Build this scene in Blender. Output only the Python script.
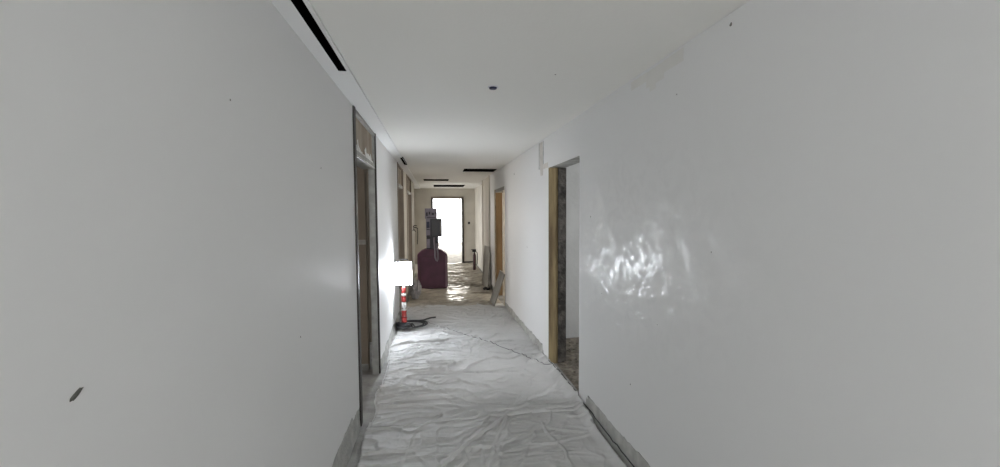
import bpy, bmesh, math, random
import numpy as np
from mathutils import Vector, Matrix, noise
C = bpy.context.scene.collection
random.seed(7)
for o in list(bpy.data.objects): bpy.data.objects.remove(o)

# ---------------------------------------------------------------- camera
YAW, PITCH, ROLL = .1598, .0501, -.006
EYE = 1.65
cd = bpy.data.cameras.new('camera'); cam = bpy.data.objects.new('camera', cd); C.objects.link(cam)
cd.sensor_fit = 'HORIZONTAL'; cd.sensor_width = 36; cd.lens = 14.4; cd.clip_start = .02; cd.clip_end = 200
fw = Vector((math.sin(YAW)*math.cos(PITCH), math.cos(YAW)*math.cos(PITCH), -math.sin(PITCH)))
rt = Vector((math.cos(YAW), -math.sin(YAW), 0)); up = rt.cross(fw)
r2 = rt*math.cos(ROLL) + up*math.sin(ROLL); u2 = -rt*math.sin(ROLL) + up*math.cos(ROLL)
m = Matrix((r2, u2, -fw)).transposed().to_4x4(); m.translation = (0, 0, EYE)
cam.matrix_world = m
bpy.context.scene.camera = cam

# ---------------------------------------------------------------- world, daylight, exposure
w = bpy.data.worlds.new('sky'); bpy.context.scene.world = w; w.use_nodes = True
bgn = w.node_tree.nodes['Background']; bgn.inputs[0].default_value = (.93, .96, 1, 1); bgn.inputs[1].default_value = 5.0
vs = bpy.context.scene.view_settings
vs.view_transform = 'Standard'; vs.look = 'None'; vs.gamma = 1; vs.use_curve_mapping = False; vs.exposure = .32

def area(name, loc, direction, sx, sy, power, col=(1, 1, 1)):
    l = bpy.data.lights.new(name, 'AREA'); l.shape = 'RECTANGLE'; l.size = sx; l.size_y = sy; l.energy = power; l.color = col
    o = bpy.data.objects.new(name, l); C.objects.link(o); o.location = loc
    o.rotation_euler = Vector(direction).to_track_quat('-Z', 'Y').to_euler(); return o
# back and end lamps stand at window openings; side-room windows are not modelled
area('daylight_back_window', (.3, -4.3, 1.3), (0, 1, .06), 2.6, 1.6, 52, (1, .985, .955))
area('daylight_end_window', (.4, 20.8, 1.6), (0, -1, -.02), 4.6, 2.2, 260, (1, .93, .82))
area('daylight_right_room', (3.3, 3.0, 1.5), (-.8, 1, 0), 1.2, 1.4, 34, (.95, .97, 1))
area('daylight_right_far_room', (3.4, 6.6, 1.5), (-1, .1, 0), 1.2, 1.4, 50, (1, .93, .82))
area('fill_recess', (-2.3, 12.1, 1.2), (1, -.25, .3), 1.2, 1.6, 18, (1, .93, .82))  # added fill lamp, out of view, brightening the far walls and ceiling
area('fill_left_room', (-3.3, 2.6, 1.5), (1, .2, 0), 1.2, 1.2, 12, (1, .93, .85))  # added fill lamp that lifts the brown wall behind the near left doorway
area('fill_left_far_room', (-3.3, 8.6, 1.3), (1, .08, .15), 1.2, 1.2, 50, (1, .93, .85))  # added fill through the far left openings for right wall and ceiling

# ---------------------------------------------------------------- materials
def mat(name, col, rough=.6, var=0., vscale=3., bump=0., bscale=40., metal=0., spec=.5, col2=None, stretch=(1, 1, 1),
        rvar=0., rscale=2., detail=4., emit=None, coat=0., bdist=.01, w0=.4, w1=.62):
    M = bpy.data.materials.new(name); M.use_nodes = True
    nt = M.node_tree; N = nt.nodes; L = nt.links; b = N['Principled BSDF']
    b.inputs['Base Color'].default_value = (*col, 1); b.inputs['Roughness'].default_value = rough
    b.inputs['Metallic'].default_value = metal; b.inputs['Specular IOR Level'].default_value = spec
    if coat: b.inputs['Coat Weight'].default_value = coat; b.inputs['Coat Roughness'].default_value = .12
    if emit: b.inputs['Emission Color'].default_value = (*emit[0], 1); b.inputs['Emission Strength'].default_value = emit[1]
    tc = N.new('ShaderNodeTexCoord'); mp = N.new('ShaderNodeMapping'); mp.inputs['Scale'].default_value = stretch
    L.new(tc.outputs['Object'], mp.inputs[0])
    if var or col2:
        n = N.new('ShaderNodeTexNoise'); n.inputs['Scale'].default_value = vscale; n.inputs['Detail'].default_value = detail
        L.new(mp.outputs[0], n.inputs['Vector'])
        r = N.new('ShaderNodeValToRGB'); r.color_ramp.elements[0].position = w0; r.color_ramp.elements[1].position = w1
        c2 = col2 if col2 else tuple(c*(1-var) for c in col)
        r.color_ramp.elements[0].color = (*c2, 1); r.color_ramp.elements[1].color = (*col, 1)
        L.new(n.outputs['Fac'], r.inputs[0]); L.new(r.outputs[0], b.inputs['Base Color'])
    if rvar:
        n2 = N.new('ShaderNodeTexNoise'); n2.inputs['Scale'].default_value = rscale; n2.inputs['Detail'].default_value = 5
        n2.inputs['Distortion'].default_value = 1.5
        L.new(mp.outputs[0], n2.inputs['Vector'])
        mr = N.new('ShaderNodeMapRange'); mr.inputs[1].default_value = .35; mr.inputs[2].default_value = .65
        mr.inputs[3].default_value = rough-rvar; mr.inputs[4].default_value = rough+rvar
        L.new(n2.outputs['Fac'], mr.inputs[0]); L.new(mr.outputs[0], b.inputs['Roughness'])
    if bump:
        n3 = N.new('ShaderNodeTexNoise'); n3.inputs['Scale'].default_value = bscale; n3.inputs['Detail'].default_value = 5
        L.new(mp.outputs[0], n3.inputs['Vector'])
        bp = N.new('ShaderNodeBump'); bp.inputs['Strength'].default_value = bump; bp.inputs['Distance'].default_value = bdist
        L.new(n3.outputs['Fac'], bp.inputs['Height']); L.new(bp.outputs[0], b.inputs['Normal'])
    return M

def plaster_mat():
    """matt skim coat with a thin, unevenly trowelled sheen; on the right wall extra gloss is put where the lamp glint falls"""
    M = mat('smooth_plaster', (.80, .80, .795), .66, spec=.25); nt = M.node_tree; N = nt.nodes; L = nt.links; b = N['Principled BSDF']
    tc = N.new('ShaderNodeTexCoord')
    def nz(scale, detail, dist, st=(1, 1, 1), typ='FBM'):
        mp = N.new('ShaderNodeMapping'); mp.inputs['Scale'].default_value = st; L.new(tc.outputs['Object'], mp.inputs[0])
        n = N.new('ShaderNodeTexNoise'); n.noise_type = typ; n.inputs['Scale'].default_value = scale; n.inputs['Detail'].default_value = detail; n.inputs['Distortion'].default_value = dist
        L.new(mp.outputs[0], n.inputs['Vector']); return n.outputs['Fac']
    def rng(src, a, b_, c, d):
        m_ = N.new('ShaderNodeMapRange'); m_.inputs[1].default_value = a; m_.inputs[2].default_value = b_; m_.inputs[3].default_value = c; m_.inputs[4].default_value = d; L.new(src, m_.inputs[0]); return m_.outputs[0]
    def mul(x, y, op='MULTIPLY'):
        m_ = N.new('ShaderNodeMath'); m_.operation = op; L.new(x, m_.inputs[0]); 
        if isinstance(y, float): m_.inputs[1].default_value = y
        else: L.new(y, m_.inputs[1])
        return m_.outputs[0]
    # distance from the lamp glint on the right wall, where gloss is added
    mp = N.new('ShaderNodeMapping'); mp.inputs['Location'].default_value = (-1.22*1.5, -2.25*1.0, -1.42*1.7); mp.inputs['Scale'].default_value = (1.5, 1.0, 1.7); L.new(tc.outputs['Object'], mp.inputs[0])
    ln = N.new('ShaderNodeVectorMath'); ln.operation = 'LENGTH'; L.new(mp.outputs[0], ln.inputs[0])
    zone = rng(ln.outputs['Value'], .25, 1.25, 1, 0)
    strokes = rng(nz(5.5, 8, 1.8), .45, .58, .08, 1)
    w_ = mul(mul(zone, strokes), .7); w_ = mul(w_, .02, 'ADD')
    L.new(w_, b.inputs['Coat Weight']); b.inputs['Coat Roughness'].default_value = .2
    a = N.new('ShaderNodeBump'); a.inputs['Strength'].default_value = 1; a.inputs['Distance'].default_value = .016; L.new(nz(5.5, 7, 1.0, (1, 1, 1.3)), a.inputs['Height'])
    L.new(a.outputs[0], b.inputs['Coat Normal'])
    c = N.new('ShaderNodeBump'); c.inputs['Strength'].default_value = .25; c.inputs['Distance'].default_value = .004; L.new(nz(9, 4, .2), c.inputs['Height']); L.new(c.outputs[0], b.inputs['Normal'])
    return M
PLASTER = plaster_mat()
CEIL = mat('ceiling_board', (.84, .83, .79), .8, bump=.1, bscale=60)
CEILSTRIP = mat('ceiling_edge_board', (.85, .85, .84), .75, bump=.1, bscale=60)
CEMENT = mat('grey_cement', (.36, .36, .33), .85, var=.35, vscale=6, bump=.5, bscale=30)
SKIRT = mat('grey_skirting_cement', (.50, .50, .475), .8, var=.25, vscale=9, bump=.5, bscale=50)
CONCRETE = mat('concrete_floor', (.37, .365, .35), .8, var=.35, vscale=5, bump=.6, bscale=25)
ENDPL = mat('raw_wall_plaster', (.56, .525, .46), .8, var=.12, vscale=2.2, bump=.3, bscale=20)
BROWN = mat('brown_wall_board', (.26, .215, .17), .8, var=.18, vscale=2, bump=.2, bscale=30)
TRANSOM = mat('brown_transom_board', (.40, .34, .26), .75, col2=(.24, .19, .14), vscale=4, bump=.3, bscale=20, stretch=(1, 1, .35))
DMETAL = mat('dark_metal', (.045, .04, .036), .5, var=.3, vscale=12, metal=.4)
GMETAL = mat('galvanised_metal', (.36, .36, .34), .45, var=.25, vscale=10, metal=.35)
OCHRE = mat('stained_timber', (.30, .235, .13), .85, spec=.2, col2=(.13, .095, .055), vscale=9, bump=.4, bscale=30, stretch=(1, 1, .12))
BLOCK = mat('rough_dark_blockwork', (.10, .09, .08), .95, col2=(.03, .027, .024), vscale=12, bump=1, bscale=22, bdist=.03)
ROOMGREY = mat('grey_room_plaster', (.52, .52, .51), .8, var=.1, vscale=3, bump=.3, bscale=25)
PLY = mat('brown_plywood', (.21, .135, .07), .85, spec=.1, col2=(.13, .085, .045), vscale=8, bump=.2, bscale=30, stretch=(1, 1, .15))
CREAM = mat('cream_edge_plaster', (.78, .72, .60), .7, var=.2, vscale=9)
BLACK = mat('black_void', (.004, .004, .004), .95, spec=.0)
PLAST = mat('white_dust_sheet', (.62, .62, .615), .72, var=.08, vscale=2.2, bump=.5, bscale=18, spec=.2, bdist=.008)
PLAST2 = mat('thin_dust_sheet', (.58, .58, .57), .62, col2=(.49, .49, .48), vscale=2.5, bump=.5, bscale=18, spec=.45, bdist=.008)
PLAST3 = mat('crumpled_plastic', (.50, .46, .39), .33, col2=(.33, .30, .25), vscale=5, bump=.6, bscale=16, spec=.5, bdist=.01)
def crumple(M, scale, dist, st, strength=.8):
    nt = M.node_tree; N = nt.nodes; L = nt.links; b = N['Principled BSDF']
    for l in list(b.inputs['Normal'].links): L.remove(l)
    tc = N.new('ShaderNodeTexCoord'); prev = None
    for sc, dd, rz in ((scale, dist, .3), (scale*1.9, dist*.55, -.5)):
        mp = N.new('ShaderNodeMapping'); mp.inputs['Scale'].default_value = st; mp.inputs['Rotation'].default_value = (0, 0, rz); L.new(tc.outputs['Object'], mp.inputs[0])
        n = N.new('ShaderNodeTexNoise'); n.noise_type = 'RIDGED_MULTIFRACTAL'; n.inputs['Scale'].default_value = sc; n.inputs['Detail'].default_value = 3; n.inputs['Distortion'].default_value = .35
        L.new(mp.outputs[0], n.inputs['Vector'])
        bp = N.new('ShaderNodeBump'); bp.inputs['Strength'].default_value = strength; bp.inputs['Distance'].default_value = dd; L.new(n.outputs['Fac'], bp.inputs['Height'])
        if prev: L.new(prev, bp.inputs['Normal'])
        prev = bp.outputs[0]
    L.new(prev, b.inputs['Normal'])
crumple(PLAST, 7, .02, (.5, 1, 1), 1); crumple(PLAST2, 6, .02, (.7, 1, 1), 1); crumple(PLAST3, 4, .05, (.7, 1, 1))
MAROON = mat('maroon_plastic', (.085, .024, .052), .55, var=.25, vscale=5, bump=.1, bscale=40)
MAROON2 = mat('pale_maroon_edge', (.26, .17, .20), .5, var=.2, vscale=7)
GREYBOARD = mat('grey_board', (.34, .33, .30), .8, var=.15, vscale=6, bump=.2, bscale=40)
BOARDCORE = mat('board_core', (.19, .18, .16), .9, var=.2, vscale=10)
RED = mat('red_paint', (.42, .04, .035), .5, var=.25, vscale=14)
DRED = mat('dark_red_paint', (.045, .008, .012), .5, var=.25, vscale=14)
WHITEP = mat('white_paint', (.80, .80, .78), .5, var=.1, vscale=10)
RUBBER = mat('black_rubber', (.03, .03, .033), .75, var=.3, vscale=20, bump=.4, bscale=60)
CASE = mat('dark_grey_case', (.035, .034, .045), .5, var=.3, vscale=10)
LILAC = mat('pale_violet_grey_card', (.26, .235, .29), .7, var=.2, vscale=10)
NAVY = mat('dark_navy_plastic', (.02, .022, .06), .4)
LED = mat('lit_led_panel', (1, 1, 1), .5, emit=((.88, .93, 1), 88))
DIRT = mat('dark_grey_smear', (.2, .2, .18), .9, var=.5, vscale=60)
GLASS = bpy.data.materials.new('window_glass'); GLASS.use_nodes = True
_n = GLASS.node_tree; _b = _n.nodes['Principled BSDF']; _t = _n.nodes.new('ShaderNodeBsdfTransparent'); _x = _n.nodes.new('ShaderNodeMixShader')
_b.inputs['Roughness'].default_value = .05; _x.inputs[0].default_value = .08
_n.links.new(_t.outputs[0], _x.inputs[1]); _n.links.new(_b.outputs[0], _x.inputs[2]); _n.links.new(_x.outputs[0], _n.nodes['Material Output'].inputs[0])

# ---------------------------------------------------------------- mesh helpers
def tag(o, label=None, cat=None, group=None, kind=None):
    if label: o['label'] = label
    if cat: o['category'] = cat
    if group: o['group'] = group
    if kind: o['kind'] = kind
    return o
def empty(name, loc, rz=0):
    o = bpy.data.objects.new(name, None); C.objects.link(o); o.location = loc; o.rotation_euler = (0, 0, rz); o.empty_display_size = .1
    return o
class MB:
    def __init__(s): s.v = []; s.f = []; s.sm = []
    def add(s, vs, fs, smooth=False):
        n = len(s.v); s.v += [tuple(v) for v in vs]; s.f += [tuple(i+n for i in f) for f in fs]; s.sm += [smooth]*len(fs); return s
    def box(s, a, b, M=None, fn=None):
        x0, y0, z0 = a; x1, y1, z1 = b
        vs = [(x, y, z) for x in (x0, x1) for y in (y0, y1) for z in (z0, z1)]
        if M: vs = [tuple(M @ Vector(v)) for v in vs]
        if fn: vs = [fn(v) for v in vs]
        return s.add(vs, [(0, 1, 3, 2), (4, 6, 7, 5), (0, 4, 5, 1), (2, 3, 7, 6), (0, 2, 6, 4), (1, 5, 7, 3)])
    def tube(s, pts, r, n=8, caps=True):
        pts = [Vector(p) for p in pts]; rs = r if isinstance(r, (list, tuple)) else [r]*len(pts)
        vs = []; fs = []
        d = (pts[1]-pts[0]).normalized(); a = d.orthogonal().normalized()
        for i, p in enumerate(pts):
            d = (pts[min(i+1, len(pts)-1)]-pts[max(i-1, 0)]).normalized()
            a = (a - d*a.dot(d)).normalized(); b = d.cross(a)
            for k in range(n):
                t = 2*math.pi*k/n; vs.append(p + (a*math.cos(t)+b*math.sin(t))*rs[i])
        for i in range(len(pts)-1):
            for k in range(n): fs.append((i*n+k, i*n+(k+1) % n, (i+1)*n+(k+1) % n, (i+1)*n+k))
        s.add(vs, fs, True)
        if caps:
            s.add(vs[:n], [tuple(range(n))[::-1]]); s.add(vs[-n:], [tuple(range(n))])
        return s
    def lathe(s, prof, c=(0, 0, 0), n=24, sx=1, sy=1):
        vs = []; fs = []
        for (r, z) in prof:
            for k in range(n):
                t = 2*math.pi*k/n; vs.append((c[0]+r*math.cos(t)*sx, c[1]+r*math.sin(t)*sy, c[2]+z))
        for i in range(len(prof)-1):
            for k in range(n): fs.append((i*n+k, i*n+(k+1) % n, (i+1)*n+(k+1) % n, (i+1)*n+k))
        s.add(vs, fs, True); m_ = len(prof)-1
        s.add(vs[:n], [tuple(range(n))[::-1]]); s.add(vs[m_*n:], [tuple(range(n))]); return s
    def prism(s, poly, y0, y1):   # polygon in XZ, extruded along Y
        n = len(poly)
        vs = [(x, y0, z) for x, z in poly] + [(x, y1, z) for x, z in poly]
        fs = [tuple(range(n)), tuple(range(n, 2*n))[::-1]] + [(i, i+n, (i+1) % n+n, (i+1) % n) for i in range(n)]
        return s.add(vs, fs)
    def build(s, name, m_, parent=None, bevel=0., loc=None):
        me = bpy.data.meshes.new(name); me.from_pydata(s.v, [], s.f)
        me.polygons.foreach_set('use_smooth', s.sm)
        bm = bmesh.new(); bm.from_mesh(me); bmesh.ops.remove_doubles(bm, verts=bm.verts, dist=1e-6)
        bmesh.ops.recalc_face_normals(bm, faces=bm.faces); bm.to_mesh(me); bm.free()
        me.materials.append(m_); o = bpy.data.objects.new(name, me); C.objects.link(o)
        if parent: o.parent = parent
        if loc: o.location = loc
        if bevel:
            b = o.modifiers.new('bevel', 'BEVEL'); b.width = bevel; b.segments = 2; b.limit_method = 'ANGLE'
        return o
def S(o): return tag(o, kind='structure')

def cells(us, vs_, holes, u0, u1, v0, v1):
    """rectangles that tile [u0,u1]x[v0,v1] minus the holes (list of ua,ub,va,vb)"""
    U = sorted({u0, u1, *us, *[h[0] for h in holes], *[h[1] for h in holes]}); V = sorted({v0, v1, *vs_, *[h[2] for h in holes], *[h[3] for h in holes]})
    U = [u for u in U if u0 <= u <= u1]; V = [v for v in V if v0 <= v <= v1]
    for a, b in zip(U, U[1:]):
        for c, d in zip(V, V[1:]):
            if not any(h[0] <= (a+b)/2 <= h[1] and h[2] <= (c+d)/2 <= h[3] for h in holes): yield a, b, c, d
def slab(rects, t, fn):
    """watertight slab from grid cells; fn(u,v,w) -> world, w 0..t depth"""
    rects = list(rects); key = {(round(a, 5), round(c, 5)): (b, d) for a, b, c, d in rects}
    mb = MB()
    edges = {}
    for a, b, c, d in rects:
        P = [(a, c), (b, c), (b, d), (a, d)]
        mb.add([fn(u, v, 0) for u, v in P], [(0, 1, 2, 3)]); mb.add([fn(u, v, t) for u, v in P], [(3, 2, 1, 0)])
        for i in range(4):
            e = frozenset((tuple(np.round(P[i], 5)), tuple(np.round(P[(i+1) % 4], 5)))); edges[e] = edges.get(e, 0)+1
    for e, k in edges.items():
        if k == 1 and len(e) == 2:
            p, q = tuple(e); mb.add([fn(*p, 0), fn(*q, 0), fn(*q, t), fn(*p, t)], [(0, 1, 2, 3)])
    return mb

H = 2.4776
XL = lambda y: -.619 + .0054*y
XR = lambda y: 1.2334 - .0054*y
COAT = .012
YB, YE = -4.2, 13.3          # back of the corridor, end wall

# ---------------------------------------------------------------- left wall
LW = [(3.17, 4.25, 0, H), (6.5, 7.52, 0, H), (8.4, 9.72, 0, H)]
fnL = lambda u, v, w: (XL(u)-COAT-w, u, v)
wl = S(slab(cells([], [], LW, YB, 11.0, 0, H), .05, fnL).build('wall_left', CEMENT))
def coat(side, y0, y1, zb, ztop, holes, ybreaks, mat_, parent, name='plaster_coat', seed=1):
    """skim coat 12 mm thick with a ragged lower edge. zb(y) gives the mean lower edge"""
    rnd = random.Random(seed); mb = MB(); X = XL if side < 0 else XR; s = -side
    ys = [y0]
    while ys[-1] < y1-.03:
        ys.append(ys[-1]+rnd.uniform(.012, .06) if y1 < 99 else y1)
    ys.append(y1)
    ys = sorted(set(ys) | {b for b in ybreaks if y0 < b < y1})
    zs = {}; z = 0
    for y in ys:
        z = z*.75 + rnd.uniform(-.010, .010)
        zs[y] = max(0.002, zb(y) + (z if zb(y) > .02 else 0))
    for a, b in zip(ys, ys[1:]):
        mid = (a+b)/2; h = [q for q in holes if q[0] <= mid <= q[1]]
        segs = []
        if h:
            if h[0][3] < ztop-.01: segs.append((h[0][3], h[0][3], ztop))
        else: segs.append((zs[a], zs[b], ztop))
        for za, zb_, zt in segs:
            P = lambda y, z_, w: (X(y) + side*w, y, z_)
            mb.add([P(a, za, 0), P(b, zb_, 0), P(b, zt, 0), P(a, zt, 0)], [(0, 1, 2, 3)])
            mb.add([P(a, za, COAT-.0005), P(b, zb_, COAT-.0005), P(b, zb_, 0), P(a, za, 0)], [(0, 1, 2, 3)])
    for q in holes:                       # cut edges of the coat round each opening
        for y in (q[0], q[1]):
            if y0 <= y <= y1: mb.add([P2 for P2 in [(X(y), y, 0.0), (X(y)+side*(COAT-.0005), y, 0.0), (X(y)+side*(COAT-.0005), y, q[3]), (X(y), y, q[3])]], [(0, 1, 2, 3)])
    return mb.build(name, mat_, parent)
def zbL(y):
    if y < 2.95: return .215
    if y < 3.2: return .17
    if y < 4.7: return .10
    return .12
coat(-1, YB, 6.5, zbL, H-.001, LW, [3.17, 4.25, 2.95, 3.0], PLASTER, wl, seed=3)
coat(-1, 7.52, 8.4, lambda y: .05, H-.001, LW, [], ENDPL, wl, seed=5)
coat(-1, 9.72, 11.0, lambda y: .05, H-.001, LW, [], ENDPL, wl, seed=6)
S(slab(cells([], [], [(11.25, 12.95, 0, 2.13)], 11.0, YE, 0, H), .17, lambda u, v, w: (-.74-w, u, v)).build('wall_left_recess', ENDPL))  # unseen opening added to let the recess fill lamp in
S(MB().box((-.92, 10.99, 0), (-.66, 11.0, H)).build('trim_1', ENDPL))
# skirting strip of grey filler below the plaster edge
def strip(name, X, side, y0, y1, z1, m_):
    mb = MB()
    n = max(2, int((y1-y0)/.1)); rnd = random.Random(len(name))
    prev = None
    for i in range(n+1):
        y = y0+(y1-y0)*i/n; o = rnd.uniform(-.003, .003)
        P = [(X(y)+side*COAT, y, z1), (X(y)+side*(.004+o), y, z1-.01), (X(y)-side*(.012+o), y, .004), (X(y)+side*COAT, y, 0)]
        if prev: mb.add(prev+P, [(0, 1, 5, 4), (1, 2, 6, 5), (2, 3, 7, 6)])
        prev = P
    return S(mb.build(name, m_))
strip('baseboard_left', XL, -1, .2, 3.14, .20, SKIRT)
strip('baseboard_left_far', XL, -1, 4.3, 6.48, .10, SKIRT)

# ---------------------------------------------------------------- right wall
RW = [(3.27, 4.2, 0, 2.14), (6.88, 7.9, 0, 2.12)]
fnR = lambda u, v, w: (XR(u)+COAT+w, u, v)
wr = S(slab(cells([], [], RW, YB, 10.0, 0, H), .17, fnR).build('wall_right', CEMENT))
def zbR(y):
    if y < 3.08: return .155
    if y < 3.27: return .02
    if y < 4.45: return .03
    if y < 5.6: return .115
    return .10
coat(1, YB, 8.68, zbR, H-.001, RW, [3.27, 4.2, 6.88, 7.9, 3.08, 3.1], PLASTER, wr, seed=11)
coat(1, 8.72, 9.98, lambda y: .04, H-.001, [], [], ENDPL, wr, seed=12)
strip('baseboard_right', XR, 1, .6, 3.1, .15, SKIRT)
strip('baseboard_right_far', XR, 1, 4.4, 6.86, .10, SKIRT)
S(slab(cells([], [], [], 10.0, YE, 0, H), .17, lambda u, v, w: (1.30+w, u, v)).build('wall_right_recess', ENDPL))
# rough unpainted patch, and a step's shadow painted as grey strips, left of the right doorway, at the ceiling
mb = MB(); 
for (a, b, z0, z1) in [(4.40, 4.56, 2.20, 2.40), (4.42, 4.52, 2.08, 2.20), (4.44, 4.60, 2.40, 2.46), (4.22, 4.40, 2.145, 2.20)]:
    mb.box((XR(a)-.003, a, z0), (XR(a)+.002, b, z1))
mb.build('unpainted_patch', mat('beige_bare_board', (.68, .65, .61), .9, var=.2, vscale=8), wr)
mb = MB().box((XR(4.5)-.006, 4.56, 2.16), (XR(4.5)+.002, 4.585, 2.46)).box((XR(4.5)-.006, 4.39, 2.2), (XR(4.5)+.002, 4.40, 2.46))
mb.build('step_shade', mat('grey_step_shade', (.52, .52, .52), .9, var=.2, vscale=20), wr)
mb = MB()
for (a, b, z0, z1) in [(1.85, 2.02, 2.40, 2.465), (2.02, 2.2, 2.37, 2.46), (2.2, 2.38, 2.41, 2.462), (2.1, 2.16, 2.34, 2.37)]: mb.box((XR(a)-.0015, a, z0), (XR(a)+.002, b, z1))
mb.build('joint_filler', mat('beige_joint_filler', (.775, .765, .735), .9, var=.03, vscale=8), wr)
# small marks on the right wall
def blob(mb, side, y, z, sy, sz, rot=0., n=12, seed=0, X=None):
    rnd = random.Random(seed); X = X or (XR if side > 0 else XL); vs = [(X(y)-side*.0025, y, z)]
    for k in range(n):
        t = 2*math.pi*k/n; q = rnd.uniform(.7, 1.1); a = math.cos(t)*sy*q; b = math.sin(t)*sz*q
        yy = y + a*math.cos(rot)-b*math.sin(rot); zz = z + a*math.sin(rot)+b*math.cos(rot)
        vs.append((X(yy)-side*.0008, yy, zz))
    mb.add(vs, [(0, k+1, (k+1) % n+1) for k in range(n)], True)
mb = MB()
for (y, z, r) in [(6.05, 2.25, .02), (1.62, 1.47, .004), (3.02, 1.62, .008), (1.53, 2.43, .008), (2.05, 1.02, .004), (2.35, .55, .006), (1.9, 2.25, .004), (2.8, 1.05, .004), (5.2, 1.2, .01)]:
    blob(mb, 1, y, z, r, r, seed=int(y*100))
mb.build('filler_speck', DIRT, wr)
mb = MB(); blob(mb, -1, .782, 1.344, .016, .0066, .55, 16, 4)
mb.build('gouge', DIRT, wl)
mb = MB(); blob(mb, -1, 1.9, 1.1, .005, .005, 0, 8, 4); blob(mb, -1, 2.3, 1.9, .004, .006, 0, 8, 5); blob(mb, -1, 1.35, 2.0, .004, .004, 0, 8, 6)
mb.build('filler_speck', DIRT, wl)
# vertical chase cut in the left wall beside the lamp
mb = MB()
for a, b, c, d in [(5.60, 5.64, .42, .62), (5.605, 5.635, .26, .42), (5.60, 5.645, .21, .30)]: mb.box((XL(5.6)-.002, a, c), (XL(5.6)+.003, b, d))
mb.build('wall_chase', DIRT, wl)

# ---------------------------------------------------------------- ceiling
slots = [(-.532, -.488, .5, 2.43), (-.495, -.45, 6.0, 6.85)]
cross = [(.54, 1.15, 7.42, 7.92), (-.27, .33, 9.75, 10.2), (-.04, .86, 11.6, 12.5)]
STRIPX = -.47
fnC = lambda u, v, w: (u, v, H+w)
S(slab(cells([], [], cross, STRIPX+.002, 3.6, YB, YE+.2), .06, fnC).build('ceiling', CEIL))
fnC2 = lambda u, v, w: (u, v, H-.012+w)
S(slab(cells([], [], slots, -3.6, STRIPX, YB, YE+.2), .072, fnC2).build('ceiling_edge_strip', CEILSTRIP))
for i, (a, b, c, d) in enumerate(slots+cross):
    zc = H-.014 if i < 2 else H-.002
    mb = MB()      # black sheet-metal trough of the slot diffuser
    t = .004; zt = H+.14
    mb.box((a+.0005, c, zc), (a+t, d, zt)).box((b-t, c, zc), (b-.0005, d, zt)).box((a, c+.0005, zc), (b, c+t, zt)).box((a, d-t, zc), (b, d-.0005, zt)).box((a, c, zt-.004), (b, d, zt))
    lab = ['long black slot diffuser cut into the left ceiling edge, nearest the viewer', 'short black slot diffuser in the left ceiling edge above the far left doorways',
           'black ceiling slot diffuser across the corridor, by the right wall', 'black ceiling slot diffuser above the maroon cabinet', 'black ceiling slot diffuser farthest along, just before the end wall'][i]
    e = empty('ceiling_diffuser', ((a+b)/2, (c+d)/2, H)); tag(e, lab, 'air diffuser', 'black slot diffusers in the ceiling')
    o = mb.build('trough', BLACK, e); o.location = (-(a+b)/2, -(c+d)/2, -H)
    mb = MB()
    if i < 2: mb.box(((a+b)/2-.002, c+.004, H+.03), ((a+b)/2+.002, d-.004, H+.06))
    else: mb.box((a+.004, (c+d)/2-.002, H+.03), (b-.004, (c+d)/2+.002, H+.06))
    o = mb.build('vane', BLACK, e); o.location = (-(a+b)/2, -(c+d)/2, -H)
# small capped outlet in the ceiling
e = empty('ceiling_sensor', (.385, 2.64, H)); tag(e, 'tiny dark blue capped fitting on a pale round plate in the ceiling', 'ceiling fitting')
MB().lathe([(.034, -.003), (.036, -.0005)], n=24).build('plate', mat('pale_plate', (.72, .72, .76), .5), e)
MB().lathe([(.012, -.014), (.024, -.012), (.026, -.003)], n=20).build('cap', NAVY, e)
mb = MB()
MB().lathe([(.004, -.002), (.005, -.0005)], c=(.72, 2.35, H)).build('ceiling_screw_hole', DIRT, bpy.data.objects['ceiling'])

# ---------------------------------------------------------------- floor, end wall, back wall and the rooms
S(MB().box((-3.6, YB, -.1), (3.6, 21.2, 0)).build('floor', CONCRETE))
DX0, DX1, DZ = -.09, .885, 2.165
we = S(slab(cells([], [], [(DX0, DX1, 0, DZ)], -.9, 1.5, 0, H), .16, lambda u, v, w: (u, YE+w, v)).build('wall_end', ENDPL))
fr = empty('door_frame', ((DX0+DX1)/2, YE, 0)); tag(fr, 'dark frame round the bright doorway in the end wall', 'door frame')
cx = -(DX0+DX1)/2
MB().box((DX0-.045, -.02, 0), (DX0+.02, .17, DZ), fn=lambda v: (v[0]+cx, v[1], v[2])).build('jamb', DMETAL, fr)
MB().box((DX1-.02, -.02, 0), (DX1+.045, .17, DZ), fn=lambda v: (v[0]+cx, v[1], v[2])).build('jamb', DMETAL, fr)
MB().box((DX0-.045, -.02, DZ-.02), (DX1+.045, .17, DZ+.045), fn=lambda v: (v[0]+cx, v[1], v[2])).build('head', BROWN, fr)
MB().box((.93, YE-.012, 0), (1.30, YE, .06)).build('base_line', DMETAL, we)
sw = empty('switch_box', (1.10, YE, 1.34)); tag(sw, 'small dark wall box right of the end doorway', 'switch box')
MB().box((-.035, -.02, -.04), (.035, 0, .04)).build('plate', CASE, sw, bevel=.004); MB().box((-.015, -.026, -.02), (.015, -.019, .02)).build('switch', BLACK, sw)
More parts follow.
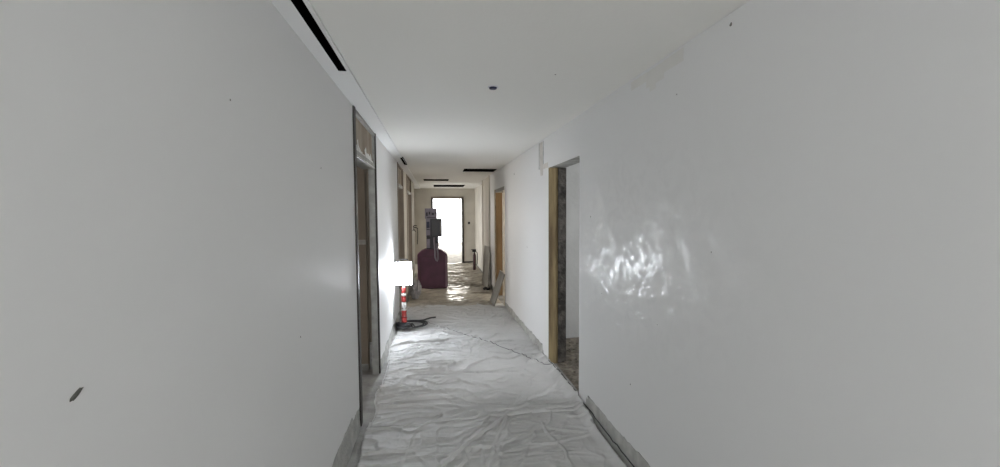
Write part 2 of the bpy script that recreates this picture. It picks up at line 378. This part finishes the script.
# rooms: side walls, outer walls
def roombox(name, x0, x1, y0, y1, m_, sides):
    k = 0
    for s_ in sides:
        b = {'x0': ((x0-.1, y0, 0), (x0, y1, H)), 'x1': ((x1, y0, 0), (x1+.1, y1, H)), 'y0': ((x0, y0-.1, 0), (x1, y0, H)), 'y1': ((x0, y1, 0), (x1, y1+.1, H))}[s_]
        S(MB().box(*b).build(f'wall_{name}_{["side","back","front","outer"][k]}', m_)); k += 1
roombox('left_room', -3.5, -.72, 1.6, 4.33, BROWN, ['y1', 'y0', 'x0'])
roombox('left_far_room', -3.5, -.72, 5.4, 10.4, BROWN, ['y1', 'y0', 'x0'])
roombox('right_room', 1.43, 3.5, 2.2, 5.02, ROOMGREY, ['y1', 'y0', 'x1'])
roombox('right_far_room', 1.43, 3.5, 5.6, 9.2, PLY, ['y1', 'y0', 'x1'])
# horizontal taped joint and base rail on the brown room wall
MB().box((-3.3, 4.322, 1.335), (-.72, 4.3299, 1.385)).build('taped_joint', mat('pale_joint_tape', (.45, .42, .38), .8, var=.2, vscale=12), bpy.data.objects['wall_left_room_side'])
MB().box((-3.3, 4.318, 0), (-.72, 4.3299, .07)).build('base_rail', GMETAL, bpy.data.objects['wall_left_room_side'])
# end room (wide, bright, a wall of window at its far side)
S(MB().box((-3.2, YE+.16, 0), (-3.1, 21, 2.9)).build('wall_end_room_left', mat('white_room_wall', (.82, .81, .78), .7)))
S(MB().box((3.1, YE+.16, 0), (3.2, 21, 2.9)).build('wall_end_room_right', bpy.data.materials['white_room_wall']))
S(MB().box((-3.2, YE+.2, 2.7), (3.2, 21, 2.8)).build('ceiling_end_room', bpy.data.materials['white_room_wall']))
S(MB().box((-3.2, YE+.16, H+.05), (3.2, YE+.25, 2.8)).box((-3.2, YE+.02, 0), (-.9, YE+.16, H)).box((1.5, YE+.02, 0), (3.2, YE+.16, H)).build('wall_end_room_front', bpy.data.materials['white_room_wall']))
S(slab(cells([], [], [(-2.9, 2.9, .12, 2.6)], -3.2, 3.2, 0, 2.8), .1, lambda u, v, w: (u, 21+w, v)).build('wall_end_room_outer', bpy.data.materials['white_room_wall']))
wn = S(MB().box((-2.9, 21.02, .12), (2.9, 21.08, .17)).box((-2.9, 21.02, 2.54), (2.9, 21.08, 2.6)).box((-2.9, 21.02, .12), (-2.85, 21.08, 2.6)).box((2.85, 21.02, .12), (2.9, 21.08, 2.6)).build('window_1', WHITEP))
for x in (-.95, 1.27): MB().box((x-.025, 21.02, .12), (x+.025, 21.08, 2.6)).build('mullion', WHITEP, wn)
MB().box((-2.86, 21.045, .16), (2.86, 21.053, 2.55)).build('pane', GLASS, wn)
# back of the corridor behind the viewer
S(slab(cells([], [], [(-1.0, 1.7, .5, 2.4)], -1.5, 2.2, 0, H), .12, lambda u, v, w: (u, YB-w-.12, v)).build('wall_back', ENDPL))

# ---------------------------------------------------------------- left doorway frames
def left_frame(y0, y1, label, near=.06, post=True, detail=True):
    e = empty('door_frame', (XL(y0), y0, 0)); tag(e, label, 'door frame')
    ox, oy = XL(y0), y0
    fn = lambda v: (v[0]+XL(v[1])-ox, v[1]-oy, v[2])
    zh = 2.10; t = .062
    D = DMETAL if detail else BROWN
    MB().box((-t, y0, 0), (.012, y0+near, H-.015), fn=fn).build('jamb', D, e)
    MB().box((-t, y1-.035, 0), (.012, y1, H-.015), fn=fn).build('jamb', D, e)
    MB().box((-t-.01, y0+near, .0), (-.02, y0+near+.008, zh), fn=fn).build('jamb_lining', WHITEP if detail else GMETAL, e)
    MB().box((-t, y1-.055, .0), (-.004, y1-.036, zh), fn=fn).build('jamb_lining', GMETAL if detail else BROWN, e)
    mb = MB().box((-.12, y0+near, zh), (0, y1-.035, zh+.055), fn=fn)
    mb.build('head', GMETAL, e, bevel=.004)
    rnd = random.Random(int(y0*10)); mb = MB(); n = 26
    for i in range(n):                       # plaster slopped on the head rail
        a = y0+near+.01+(y1-y0-near-.06)*i/n; b = a+(y1-y0-near-.06)/n
        hh = .035+.02*math.sin(i*.45)+.012*rnd.random()+(.06 if i in (4, 13, 14, 21) else 0)*rnd.uniform(.5, 1)
        mb.add([fn(p) for p in [(.001, a, zh+.01), (.001, b, zh+.01), (-.012, b, zh+.055+hh), (-.012, a, zh+.055+hh*.8)]], [(0, 1, 2, 3)])
    if detail: mb.build('plaster_smear', WHITEP, e)
    MB().box((-.05, y0+near, zh+.055), (-.02, y1-.035, H-.045), fn=fn).build('transom_panel', TRANSOM, e)
    mb = MB().box((-.06, y0+near, H-.045), (.005, y1-.035, H-.015), fn=fn)
    if detail: mb.box((-.03, y0+near, zh+.055), (.0, y0+near+.05, H-.045), fn=fn).box((-.03, y1-.075, zh+.055), (.0, y1-.035, H-.045), fn=fn)
    mb.build('transom_frame', GMETAL if detail else BROWN, e)
    return e
left_frame(3.17, 4.25, 'full height dark metal door frame with brown transom in the near left wall', near=.06)
left_frame(6.5, 7.52, 'narrow brown door frame in the left wall, first beyond the lit lamp', detail=False)
left_frame(8.4, 9.72, 'narrow brown door frame in the left wall, farthest toward the end doorway', detail=False)

# ---------------------------------------------------------------- right doorways
e = empty('door_frame', (XR(4.2), 4.2, 0)); tag(e, 'ochre stained timber jamb at the far side of the near right doorway', 'door jamb')
MB().box((.0, -.03, 0), (.095, 0.0, 2.135)).build('jamb', OCHRE, e)
MB().box((.097, -.045, 0), (.185, 0.0, 2.135)).build('rough_block_edge', BLOCK, e)
e = empty('door_frame', (XR(7.9), 7.9, 0)); tag(e, 'brown plywood lined door opening in the right wall behind the leaning boards', 'door jamb')
MB().box((-.005, -.03, 0), (.125, 0, 2.06)).build('lining', PLY, e)
MB().box((.13, -.035, 0), (.185, 0, 2.06)).build('cream_edge', CREAM, e)
MB().box((-.012, -1.02, 2.06), (.19, 0, 2.12)).build('head', GREYBOARD, e)
MB().box((-.012, -1.02, 0), (.0, -.96, 2.06)).build('edge_trim', CREAM, e)
MB().box((-.02, -.02, 0), (.002, .06, 2.12)).build('architrave', mat('pale_timber', (.52, .45, .34), .7, var=.2, vscale=8), e)
# pilasters / corner beads further down the right wall
S(MB().box((XR(8.7)-.03, 8.69, 0), (XR(8.7)+.01, 8.73, H)).build('trim_2', ENDPL))
S(MB().box((XR(9.9)-.02, 9.96, 0), (XR(9.9)+.2, 10.0, H)).build('trim_3', ENDPL))

# ---------------------------------------------------------------- dust sheets on the floor
def vnoise(x, y, s, seed):
    rs = np.random.RandomState(seed); G = rs.rand(256, 256); X = x*s; Y = y*s
    xi = np.floor(X).astype(int); yi = np.floor(Y).astype(int); fx = X-xi; fy = Y-yi; fx = fx*fx*(3-2*fx); fy = fy*fy*(3-2*fy)
    g = lambda a, b: G[a % 256, b % 256]
    return (g(xi, yi)*(1-fx)+g(xi+1, yi)*fx)*(1-fy)+(g(xi, yi+1)*(1-fx)+g(xi+1, yi+1)*fx)*fy
def ridge(x, y, s, seed, p=6): return (1-np.abs(2*vnoise(x, y, s, seed)-1))**p
def crease(x, y, pts, wd, h, seed=0):
    """fold lying away from the viewer: gentle back, steep front"""
    out = np.zeros_like(x)
    jx = (vnoise(x, y, 5, seed+40)-.5)*.06+(vnoise(x, y, 16, seed+41)-.5)*.02
    for (ax, ay), (bx, by) in zip(pts, pts[1:]):
        if bx < ax: ax, ay, bx, by = bx, by, ax, ay
        dx, dy = bx-ax, by-ay; L = math.hypot(dx, dy)
        t = ((x-ax)*dx+(y-ay)*dy)/L/L; tc_ = np.clip(t, 0, 1); sd = (-(x-ax)*dy+(y-ay)*dx)/L + jx
        over = np.abs(t-tc_)*L
        wdd = np.where(sd > 0, wd*2.2, wd*.45)
        out = np.maximum(out, 1.45*h*np.exp(-(sd/wdd)**2-(over/.03)**2)*(.5+.8*vnoise(x, y, 7, seed+50)))
    return out
def saw(x, y, kx, ky, warp, seed, p=5, thr=.45):
    """broken, roughly parallel folds with a steep side toward the viewer"""
    ph = -y*ky + x*kx + warp*vnoise(x, y*1.3, 1.6, seed) + warp*.35*vnoise(x, y, 5, seed+1)
    f = ph-np.floor(ph)
    f = np.where(f < .93, (f/.93)**p, (1-f)/.07)
    return 1.7*f*np.clip((vnoise(x, y, 2.6, seed+2)-thr)*4, 0, 1)
def h_main(x, y):
    z = .013*saw(x, y, .4, 2.6, 2.2, 101, 7, .35) + .010*saw(x, y, -1.2, 4.2, 2.6, 111, 6, .35) + .009*saw(x, y, 2.2, 5, 2.5, 121, 6, .4) + .006*saw(x, y, .3, 9, 3, 131, 4, .3) + .005*saw(x, y, 7, 3, 3, 141, 4, .45)
    z = z + .004*ridge(x*.7, y, 24, 3, 5) + .003*vnoise(x, y, 5, 8)
    cr = [([(-.5, 3.20), (.1, 3.22), (.53, 3.12), (1.15, 3.18)], .010, .018), ([(-.45, 3.30), (.3, 3.36), (1.1, 3.26)], .008, .010),
          ([(.53, 3.14), (.9, 3.42), (1.15, 3.62)], .012, .018), ([(.5, 3.14), (.2, 3.45), (-.1, 3.75)], .009, .012), ([(.6, 3.16), (1.0, 3.9)], .009, .011),
          ([(-.45, 3.95), (-.2, 3.80), (0, 3.72)], .010, .012), ([(-.42, 4.55), (-.2, 4.9), (.0, 5.0)], .012, .016), ([(-.45, 4.5), (.2, 4.85), (.7, 4.9), (1.15, 4.8)], .012, .014),
          ([(-.5, 5.35), (.1, 5.55), (.4, 5.6)], .014, .018), ([(-.55, 5.85), (.5, 5.95), (1.1, 6.1)], .014, .014), ([(0, 4.2), (.4, 4.0), (1.1, 4.2)], .009, .010), ([(.2, 5.2), (.8, 5.25), (1.15, 5.2)], .012, .014),
          ([(.1, 3.45), (.9, 3.75)], .009, .011), ([(-.42, 3.4), (-.2, 3.62), (-.3, 3.8)], .009, .013), ([(-.4, 3.6), (-.1, 3.55)], .009, .010), ([(.3, 6.5), (1.0, 6.7)], .014, .014)]
    for p, wd, h in cr: z = np.maximum(z, crease(x, y, p, wd, h, 3))
    return z + .055*np.clip((x-1.11)/.09, 0, 1)**1.5*np.clip((4.6-y)/.6, 0, 1)
def h_near(x, y):
    z = .011*saw(x, y, 1.6, 2.4, 2.4, 201, 7, .35) + .009*saw(x, y, -2.4, 3.6, 2.4, 211, 6, .35) + .006*saw(x, y, 5, 3, 3, 221, 5, .4) + .004*saw(x, y, .4, 9, 3, 231, 4, .3)
    z = z + .003*ridge(x, y, 22, 23, 5) + .002*vnoise(x, y, 5, 24)
    cr = [([(.53, 3.10), (.2, 2.80), (0, 2.5)], .014, .022), ([(.45, 3.06), (.1, 2.86), (-.2, 2.90)], .011, .016), ([(.53, 3.08), (.38, 2.7), (.3, 2.4)], .012, .015),
          ([(.8, 2.95), (.85, 2.4)], .010, .012), ([(-.3, 3.1), (-.1, 2.6)], .010, .008), ([(.6, 3.05), (.9, 2.86), (1.1, 2.8)], .012, .011), ([(-.2, 2.7), (.2, 2.62), (.7, 2.66)], .012, .010)]
    for p, wd, h in cr: z = np.maximum(z, crease(x, y, p, wd, h, 5))
    return z + .055*np.clip((x-1.11)/.09, 0, 1)**1.5
def h_far(x, y):
    z = .010*saw(x, y, .8, 2.4, 2.5, 301, 5, .3) + .009*saw(x, y, -1.6, 4.4, 2.6, 311, 4, .3) + .008*saw(x, y, 2.4, 7.5, 3, 321, 3, .3) + .006*ridge(x, y, 14, 33, 4)
    return z
def sheet(name, xl, xr, y0, y1, res, hf, base, m_, label, cat='dust sheet', ragged=.02, seed=0):
    nx = int((xr((y0+y1)/2)-xl((y0+y1)/2))/res); ny = int((y1-y0)/res)
    v = np.linspace(0, 1, ny+1); u = np.linspace(0, 1, nx+1); U, V = np.meshgrid(u, v)
    Y = y0+(y1-y0)*V; XLs = np.vectorize(xl)(Y) ; XRs = np.vectorize(xr)(Y)
    XLs = XLs + ragged*(vnoise(Y, Y*0, 3, seed+1)-.5)*2 + ragged*.6*(vnoise(Y, Y*0, 11, seed+2)-.5)
    X = XLs+(XRs-XLs)*U
    Y = Y + ragged*2*(vnoise(X, X*0, 2.5, seed+3)-.5)*(1-np.minimum(1, np.minimum(V, 1-V)*8))
    Z = base + hf(X, Y)
    edge = np.minimum(np.minimum(U, 1-U)*nx, np.minimum(V, 1-V)*ny)
    Z = np.maximum(Z, base+.001)
    Z = np.where(edge < 1, base-.001 if base > .004 else .002, Z)
    co = np.stack([X, Y, Z], -1).reshape(-1, 3)
    i = np.arange(ny)[:, None]*(nx+1)+np.arange(nx)[None]
    F = np.stack([i, i+1, i+nx+2, i+nx+1], -1).reshape(-1, 4)
    me = bpy.data.meshes.new(name); me.from_pydata(co.tolist(), [], F.tolist()); me.polygons.foreach_set('use_smooth', [True]*len(F)); me.materials.append(m_)
    o = bpy.data.objects.new(name, me); C.objects.link(o)
    tag(o, label, cat); return o
sheet('dust_sheet', lambda y: -.53 if y > 2.6 else -.53, lambda y: 1.19 if y < 2.9 else 1.21, 1.9, 3.22, .008, h_near, .004, PLAST2, 'thin greyish dust sheet nearest the viewer with star shaped folds', seed=50)
sheet('dust_sheet', lambda y: -.53 if y < 3.4 else (-.53-.03*min(1, (y-3.4)/.8)), lambda y: 1.21 if y < 6 else 1.19, 3.12, 7.15, .009, h_main, .011, PLAST, 'white wrinkled dust sheet covering the middle corridor floor between both doorways', ragged=.025, seed=60)
sheet('dust_sheet', lambda y: -.525 if y < 11 else -.68, lambda y: 1.17 if y < 10 else 1.25, 7.05, 13.2, .018, h_far, .018, PLAST3, 'crumpled brownish plastic sheet on the far floor before the end doorway', ragged=.03, seed=70)
def drape(pts, hf, base, lift=.002):
    a = np.array(pts)[:, :2]; h_ = hf(a[:, 0].copy(), a[:, 1].copy()); return [(p[0], p[1], base+float(q)+lift+math.sin(i*1.9)*.0025) for i, (p, q) in enumerate(zip(pts, h_))]
# thin twine crossing the sheet
def wavy(pts, z, amp, step=.06, seed=0):
    out = []; rnd = random.Random(seed)
    for (ax, ay), (bx, by) in zip(pts, pts[1:]):
        n = max(1, int(math.hypot(bx-ax, by-ay)/step))
        for i in range(n): t = i/n; out.append((ax+(bx-ax)*t+rnd.uniform(-amp, amp), ay+(by-ay)*t+rnd.uniform(-amp, amp), z+rnd.uniform(-.004, .006)))
    out.append((*pts[-1], z)); return out
tag(MB().tube(drape(wavy([(-.2, 6.2), (-.04, 5.9), (.3, 5.45), (.67, 4.94), (1.0, 4.4), (1.19, 4.0)], .0185, .006, .03, seed=2), h_main, .011), .003, 6).build('twine', RUBBER), 'thin dark twine running diagonally over the white dust sheet', 'twine')
tag(MB().tube(wavy([(1.185, 4.1), (1.2, 3.8), (1.203, 3.4), (1.20, 3.0), (1.195, 2.6), (1.20, 2.0), (1.19, 1.2)], .07, .004, seed=4), .004, 6).build('cable', RUBBER), 'dark tube standing for the shadowed sheet edge along the foot of the right wall', 'cable')  # added tube for the dark line and shadow of the sheet edge

# rubble on the floor of the right side room
rnd = random.Random(5)
mb = MB()
gx, gy = 34, 60
hz = lambda i, j: 0.001 if i in (0, gx) or j in (0, gy) else .006+.030*max(0, noise.noise(Vector((i*.33, j*.33, 2))))+.012*abs(noise.noise(Vector((i*1.1, j*1.1, 5))))
for i in range(gx):
    for j in range(gy):
        P = lambda a, b: (1.285+a*.03, 3.30+b*.0283, hz(a, b))
        mb.add([P(i, j), P(i+1, j), P(i+1, j+1), P(i, j+1)], [(0, 1, 2, 3)], True)
for i in range(260):
    x = rnd.uniform(1.30, 2.2); y = rnd.uniform(3.3, 4.95); r = rnd.uniform(.005, .022)
    vs = [(x+rnd.uniform(-r, r)*1.2, y+rnd.uniform(-r, r)*1.2, rnd.choice((0.005, .012+r*.8))) for _ in range(8)]
    bm_ = bmesh.new(); [bm_.verts.new(v) for v in vs]; 
    try:
        bmesh.ops.convex_hull(bm_, input=bm_.verts); bm_.verts.index_update(); bm_.verts.ensure_lookup_table()
        mb.add([v.co for v in bm_.verts], [[v.index for v in f.verts] for f in bm_.faces])
    except Exception: pass
    bm_.free()
tag(mb.build('rubble', mat('brown_rubble', (.24, .21, .17), .9, var=.5, vscale=15)), 'broken plaster and dust on the floor inside the right doorway', 'rubble', kind='stuff')

# ---------------------------------------------------------------- work lamp
e = empty('work_lamp', (-.455, 5.74, .05)); tag(e, 'lit white LED work lamp on a red and white pole by the left wall', 'work lamp')
e.rotation_euler = (0, 0, math.radians(-3))
MB().lathe([(.10, 0), (.115, .006), (.11, .022), (.08, .034), (.03, .05), (.022, .07)], n=32).build('base', RUBBER, e)
MB().tube([(0, 0, .05), (0, 0, .60)], .013, 12).build('pole', WHITEP, e)
mb = MB()
for z0, z1, r in [(.07, .15, .042), (.155, .24, .037), (.36, .44, .032), (.49, .57, .030)]:
    MB().lathe([(r*.6, z0), (r, z0+.01), (r*.85, (z0+z1)/2), (r, z1-.008), (r*.6, z1)], n=14).build('red_wrap', RED, e)
mb = MB()
for z0, z1, r in [(.24, .255, .038), (.28, .36, .033), (.445, .485, .031)]: MB().lathe([(r*.7, z0), (r, z0+.006), (r, z1-.006), (r*.7, z1)], n=14).build('white_wrap', WHITEP, e)
mb = MB()
for s in (-1, 1): mb.tube([(s*.02, 0, .59), (s*.09, .058, .60), (s*.095, .062, .76)], .006, 6)
mb.build('bracket', GMETAL, e)
hd = MB().box((-.116, .012, .598), (.116, .052, .925)).build('lamp_head', WHITEP, e, bevel=.012)
MB().box((-.111, .004, .604), (.111, .014, .919)).build('led_panel', LED, hd, bevel=.004)
mb = MB()
for i in range(9): mb.box((-.11+i*.026, .05, .63), (-.105+i*.026, .075, .90))
mb.build('cooling_fin', GMETAL, hd)
MB().tube([(-.06, .03, .92), (-.055, .03, .96), (.055, .03, .96), (.06, .03, .92)], .008, 8).build('carry_handle', RUBBER, hd)
# hose / cable round the lamp foot
pts = []
for i in range(70):
    t = i/69*4.6*math.pi; r = .20+.03*math.sin(t*.37); pts.append((-.36+r*math.cos(t), 5.84+r*.8*math.sin(t), .045+.009*(i/14 % 3)))
pts = [p if p[0] > -.565 else (-.565, p[1], p[2]) for p in pts]
pts = [(p[0], p[1], max(p[2], .105) if math.hypot(p[0]+.455, p[1]-5.74) < .135 else p[2]) for p in pts]
pts += [(-.20, 6.08, .05), (-.10, 6.2, .045), (-.02, 6.27, .035)]
tag(MB().tube(pts, .011, 8).build('extension_cord', RUBBER), 'black cord coiled on the floor round the lit lamp foot', 'cord')

# ---------------------------------------------------------------- maroon cabinet with gear on top
e = empty('cabinet', (-.055, 8.75, .03)); tag(e, 'maroon plastic cabinet with sloping shoulders standing in the far corridor', 'cabinet')
poly = [(-.34, 0), (.27, 0), (.30, .03), (.305, .69), (.29, .745), (.17, .838), (.12, .85), (-.19, .85), (-.25, .82), (-.34, .745)]
MB().prism(poly, -.02, .34).build('body', MAROON, e, bevel=.012)
MB().prism([(.255, .03), (.285, .04), (.288, .70), (.262, .72)], -.028, -.018).build('edge_strip', MAROON2, e)
mb = MB().box((-.29, -.026, .05), (-.28, -.019, .70)).box((-.29, -.026, .05), (.24, -.019, .058)).box((-.29, -.026, .692), (.24, -.019, .70))
mb.build('front_seam', DRED, e)
for x in (-.27, .23):
    for y in (.03, .29): MB().tube([(x, y, -.001), (x, y, -.028)], .02, 10).build('foot', RUBBER, e)
c = empty('equipment_case', (-.075, 8.88, .882)); tag(c, 'tall dark grey equipment case standing on the maroon cabinet', 'equipment case')
MB().box((-.125, -.02, 0), (.135, .24, .27)).build('lower_body', CASE, c, bevel=.01)
MB().box((-.13, -.05, .27), (.215, .24, .66)).build('upper_body', CASE, c, bevel=.012)
MB().box((-.125, -.058, .30), (-.045, -.051, .42)).box((-.125, -.058, .44), (-.045, -.051, .46)).box((-.125, -.058, .60), (-.045, -.051, .655)).box((-.128, -.058, .28), (-.118, -.051, .655)).box((-.05, -.058, .28), (-.04, -.051, .655)).build('pale_face', LILAC, c)
MB().box((-.115, -.062, .47), (-.055, -.053, .59)).build('display', NAVY, c)
MB().box((-.12, -.028, .02), (-.05, -.021, .22)).build('side_label', LILAC, c)
MB().box((.0, -.062, .29), (.16, -.051, .645)).build('front_door', mat('black_plastic', (.03, .028, .033), .4), c, bevel=.004)
MB().tube([(.185, -.06, .33), (.185, -.09, .36), (.185, -.09, .58), (.185, -.06, .61)], .008, 6).build('handle', GMETAL, c)
k = empty('carton', (-.10, 8.9, 1.544)); tag(k, 'pale violet grey carton with dark print on top of the dark case', 'carton')
MB().box((-.125, -.05, 0), (.135, .20, .225)).build('box', LILAC, k, bevel=.004)
MB().box((-.10, -.0535, .06), (-.065, -.0495, .14)).box((-.04, -.0535, .09), (-.01, -.0495, .15)).box((.02, -.0535, .08), (.075, -.0495, .13)).box((.09, -.0535, .1), (.115, -.0495, .15)).box((-.08, -.0535, .02), (.1, -.0495, .035)).build('print', CASE, k)
MB().box((-.126, .07, .2245), (.136, .085, .2275)).build('packing_tape', WHITEP, k)
tag(MB().tube([(-.03, 8.815, 1.14), (-.035, 8.80, 1.05), (-.02, 8.72, .88), (-.02, 8.70, .74), (.0, 8.70, .66), (.025, 8.70, .63), (.045, 8.70, .68), (.04, 8.70, .80), (.03, 8.72, .90), (.02, 8.82, 1.0)], .016, 8).build('cable', mat('grey_cable', (.16, .14, .17), .5)), 'grey cable looped down the front of the maroon cabinet', 'cable')

# ---------------------------------------------------------------- leaning boards
def board(loc, length, height, th, lean, rz, label, cut=0.):
    e = empty('board', loc, rz); tag(e, label, 'board', 'board offcuts leaning on the right wall')
    # lies in local YZ, leans toward +X
    M = Matrix.Rotation(lean, 4, 'Y'); mb = MB()
    P = [(0, 0), (length, 0), (length, height), (cut, height), (0, height-cut*1.2)] if cut else [(0, 0), (length, 0), (length, height), (0, height)]
    n = len(P); vs = [M @ Vector((0, y, z)) for y, z in P]+[M @ Vector((th, y, z)) for y, z in P]
    mb.add(vs, [tuple(range(n)), tuple(range(n, 2*n))[::-1]]+[(i, i+n, (i+1) % n+n, (i+1) % n) for i in range(n)])
    mb.build('face', GREYBOARD, e, bevel=.002)
    mb = MB(); a, b = .003, th-.003
    mb.add([M @ Vector(p) for p in [(a, -.001, .004), (b, -.001, .004), (b, -.001, height-.01-cut*1.2), (a, -.001, height-.01-cut*1.2)]], [(0, 1, 2, 3)])
    mb.build('cut_edge', BOARDCORE, e)
    return e
board((.985, 6.86, .025), .50, .60, .018, math.radians(19), 0, 'grey board offcut leaning on the right wall beyond the first doorway, nearer one')
board((1.09, 8.5, .03), .50, .90, .018, math.radians(4.5), math.radians(8), 'taller grey board with clipped corner leaning behind the nearer board', cut=.13)
tag(MB().tube([(1.0, 8.38, .05), (1.04, 8.42, .06), (1.08, 8.36, .05), (1.11, 8.42, .045)], .03, 8).build('rag', RUBBER), 'crumpled dark rag at the foot of the taller leaning board', 'rag')

# ---------------------------------------------------------------- fire extinguisher by the end, small clutter
e = empty('fire_extinguisher', (1.09, 11.4, .03)); tag(e, 'slim dark red extinguisher with black head standing near the end wall', 'fire extinguisher')
MB().lathe([(.036, 0), (.042, .02), (.042, .42), (.032, .46), (.018, .50), (.016, .52)], n=20).build('cylinder', DRED, e)
MB().box((-.06, -.02, .52), (.05, .02, .60)).box((-.09, -.012, .58), (.04, .012, .60)).box((-.01, -.015, .55), (.02, .015, .60)).build('valve_head', RUBBER, e, bevel=.004)
MB().tube([(.03, 0, .54), (.08, 0, .50), (.085, 0, .3), (.075, 0, .16)], .011, 8).build('hose', RUBBER, e)
# capped cables sticking out of the left wall
e = empty('wiring_stub', (XL(10.3)+.0, 10.3, 1.33)); tag(e, 'bundle of dark cable ends sticking out of the far left wall post', 'wiring')
for p in ([(0, 0, .0), (.05, -.02, .03), (.10, -.03, .02)], [(0, .1, -.04), (.06, .08, -.02), (.12, .06, -.05)], [(.0, -.1, -.1), (.03, -.1, -.06), (.07, -.12, -.12)]): MB().tube(p, .012, 6).build('cable_end', RUBBER, e)
MB().tube([(.11, .05, -.05), (.115, .07, -.2), (.10, .06, -.45)], .008, 6).build('hanging_cable', RUBBER, e)
# clear plastic bag crumpled between lamp and cabinet
bm_ = bmesh.new(); bmesh.ops.create_icosphere(bm_, subdivisions=4, radius=1)
for v in bm_.verts:
    n_ = noise.noise(v.co*2.3)*.35+abs(noise.noise(v.co*5))*.3; v.co = Vector((v.co.x*.10, v.co.y*.10, v.co.z*.17+.15))*(1+n_)
    v.co.z = max(v.co.z, 0)
me = bpy.data.meshes.new('plastic_bag'); bm_.to_mesh(me); bm_.free(); me.materials.append(mat('milky_bag_plastic', (.33, .32, .33), .4, var=.3, vscale=14, bump=.6, bscale=20))
o = bpy.data.objects.new('plastic_bag', me); C.objects.link(o); o.location = (-.40, 7.75, .03); tag(o, 'crumpled milky plastic bag between the lamp and the maroon cabinet', 'bag')
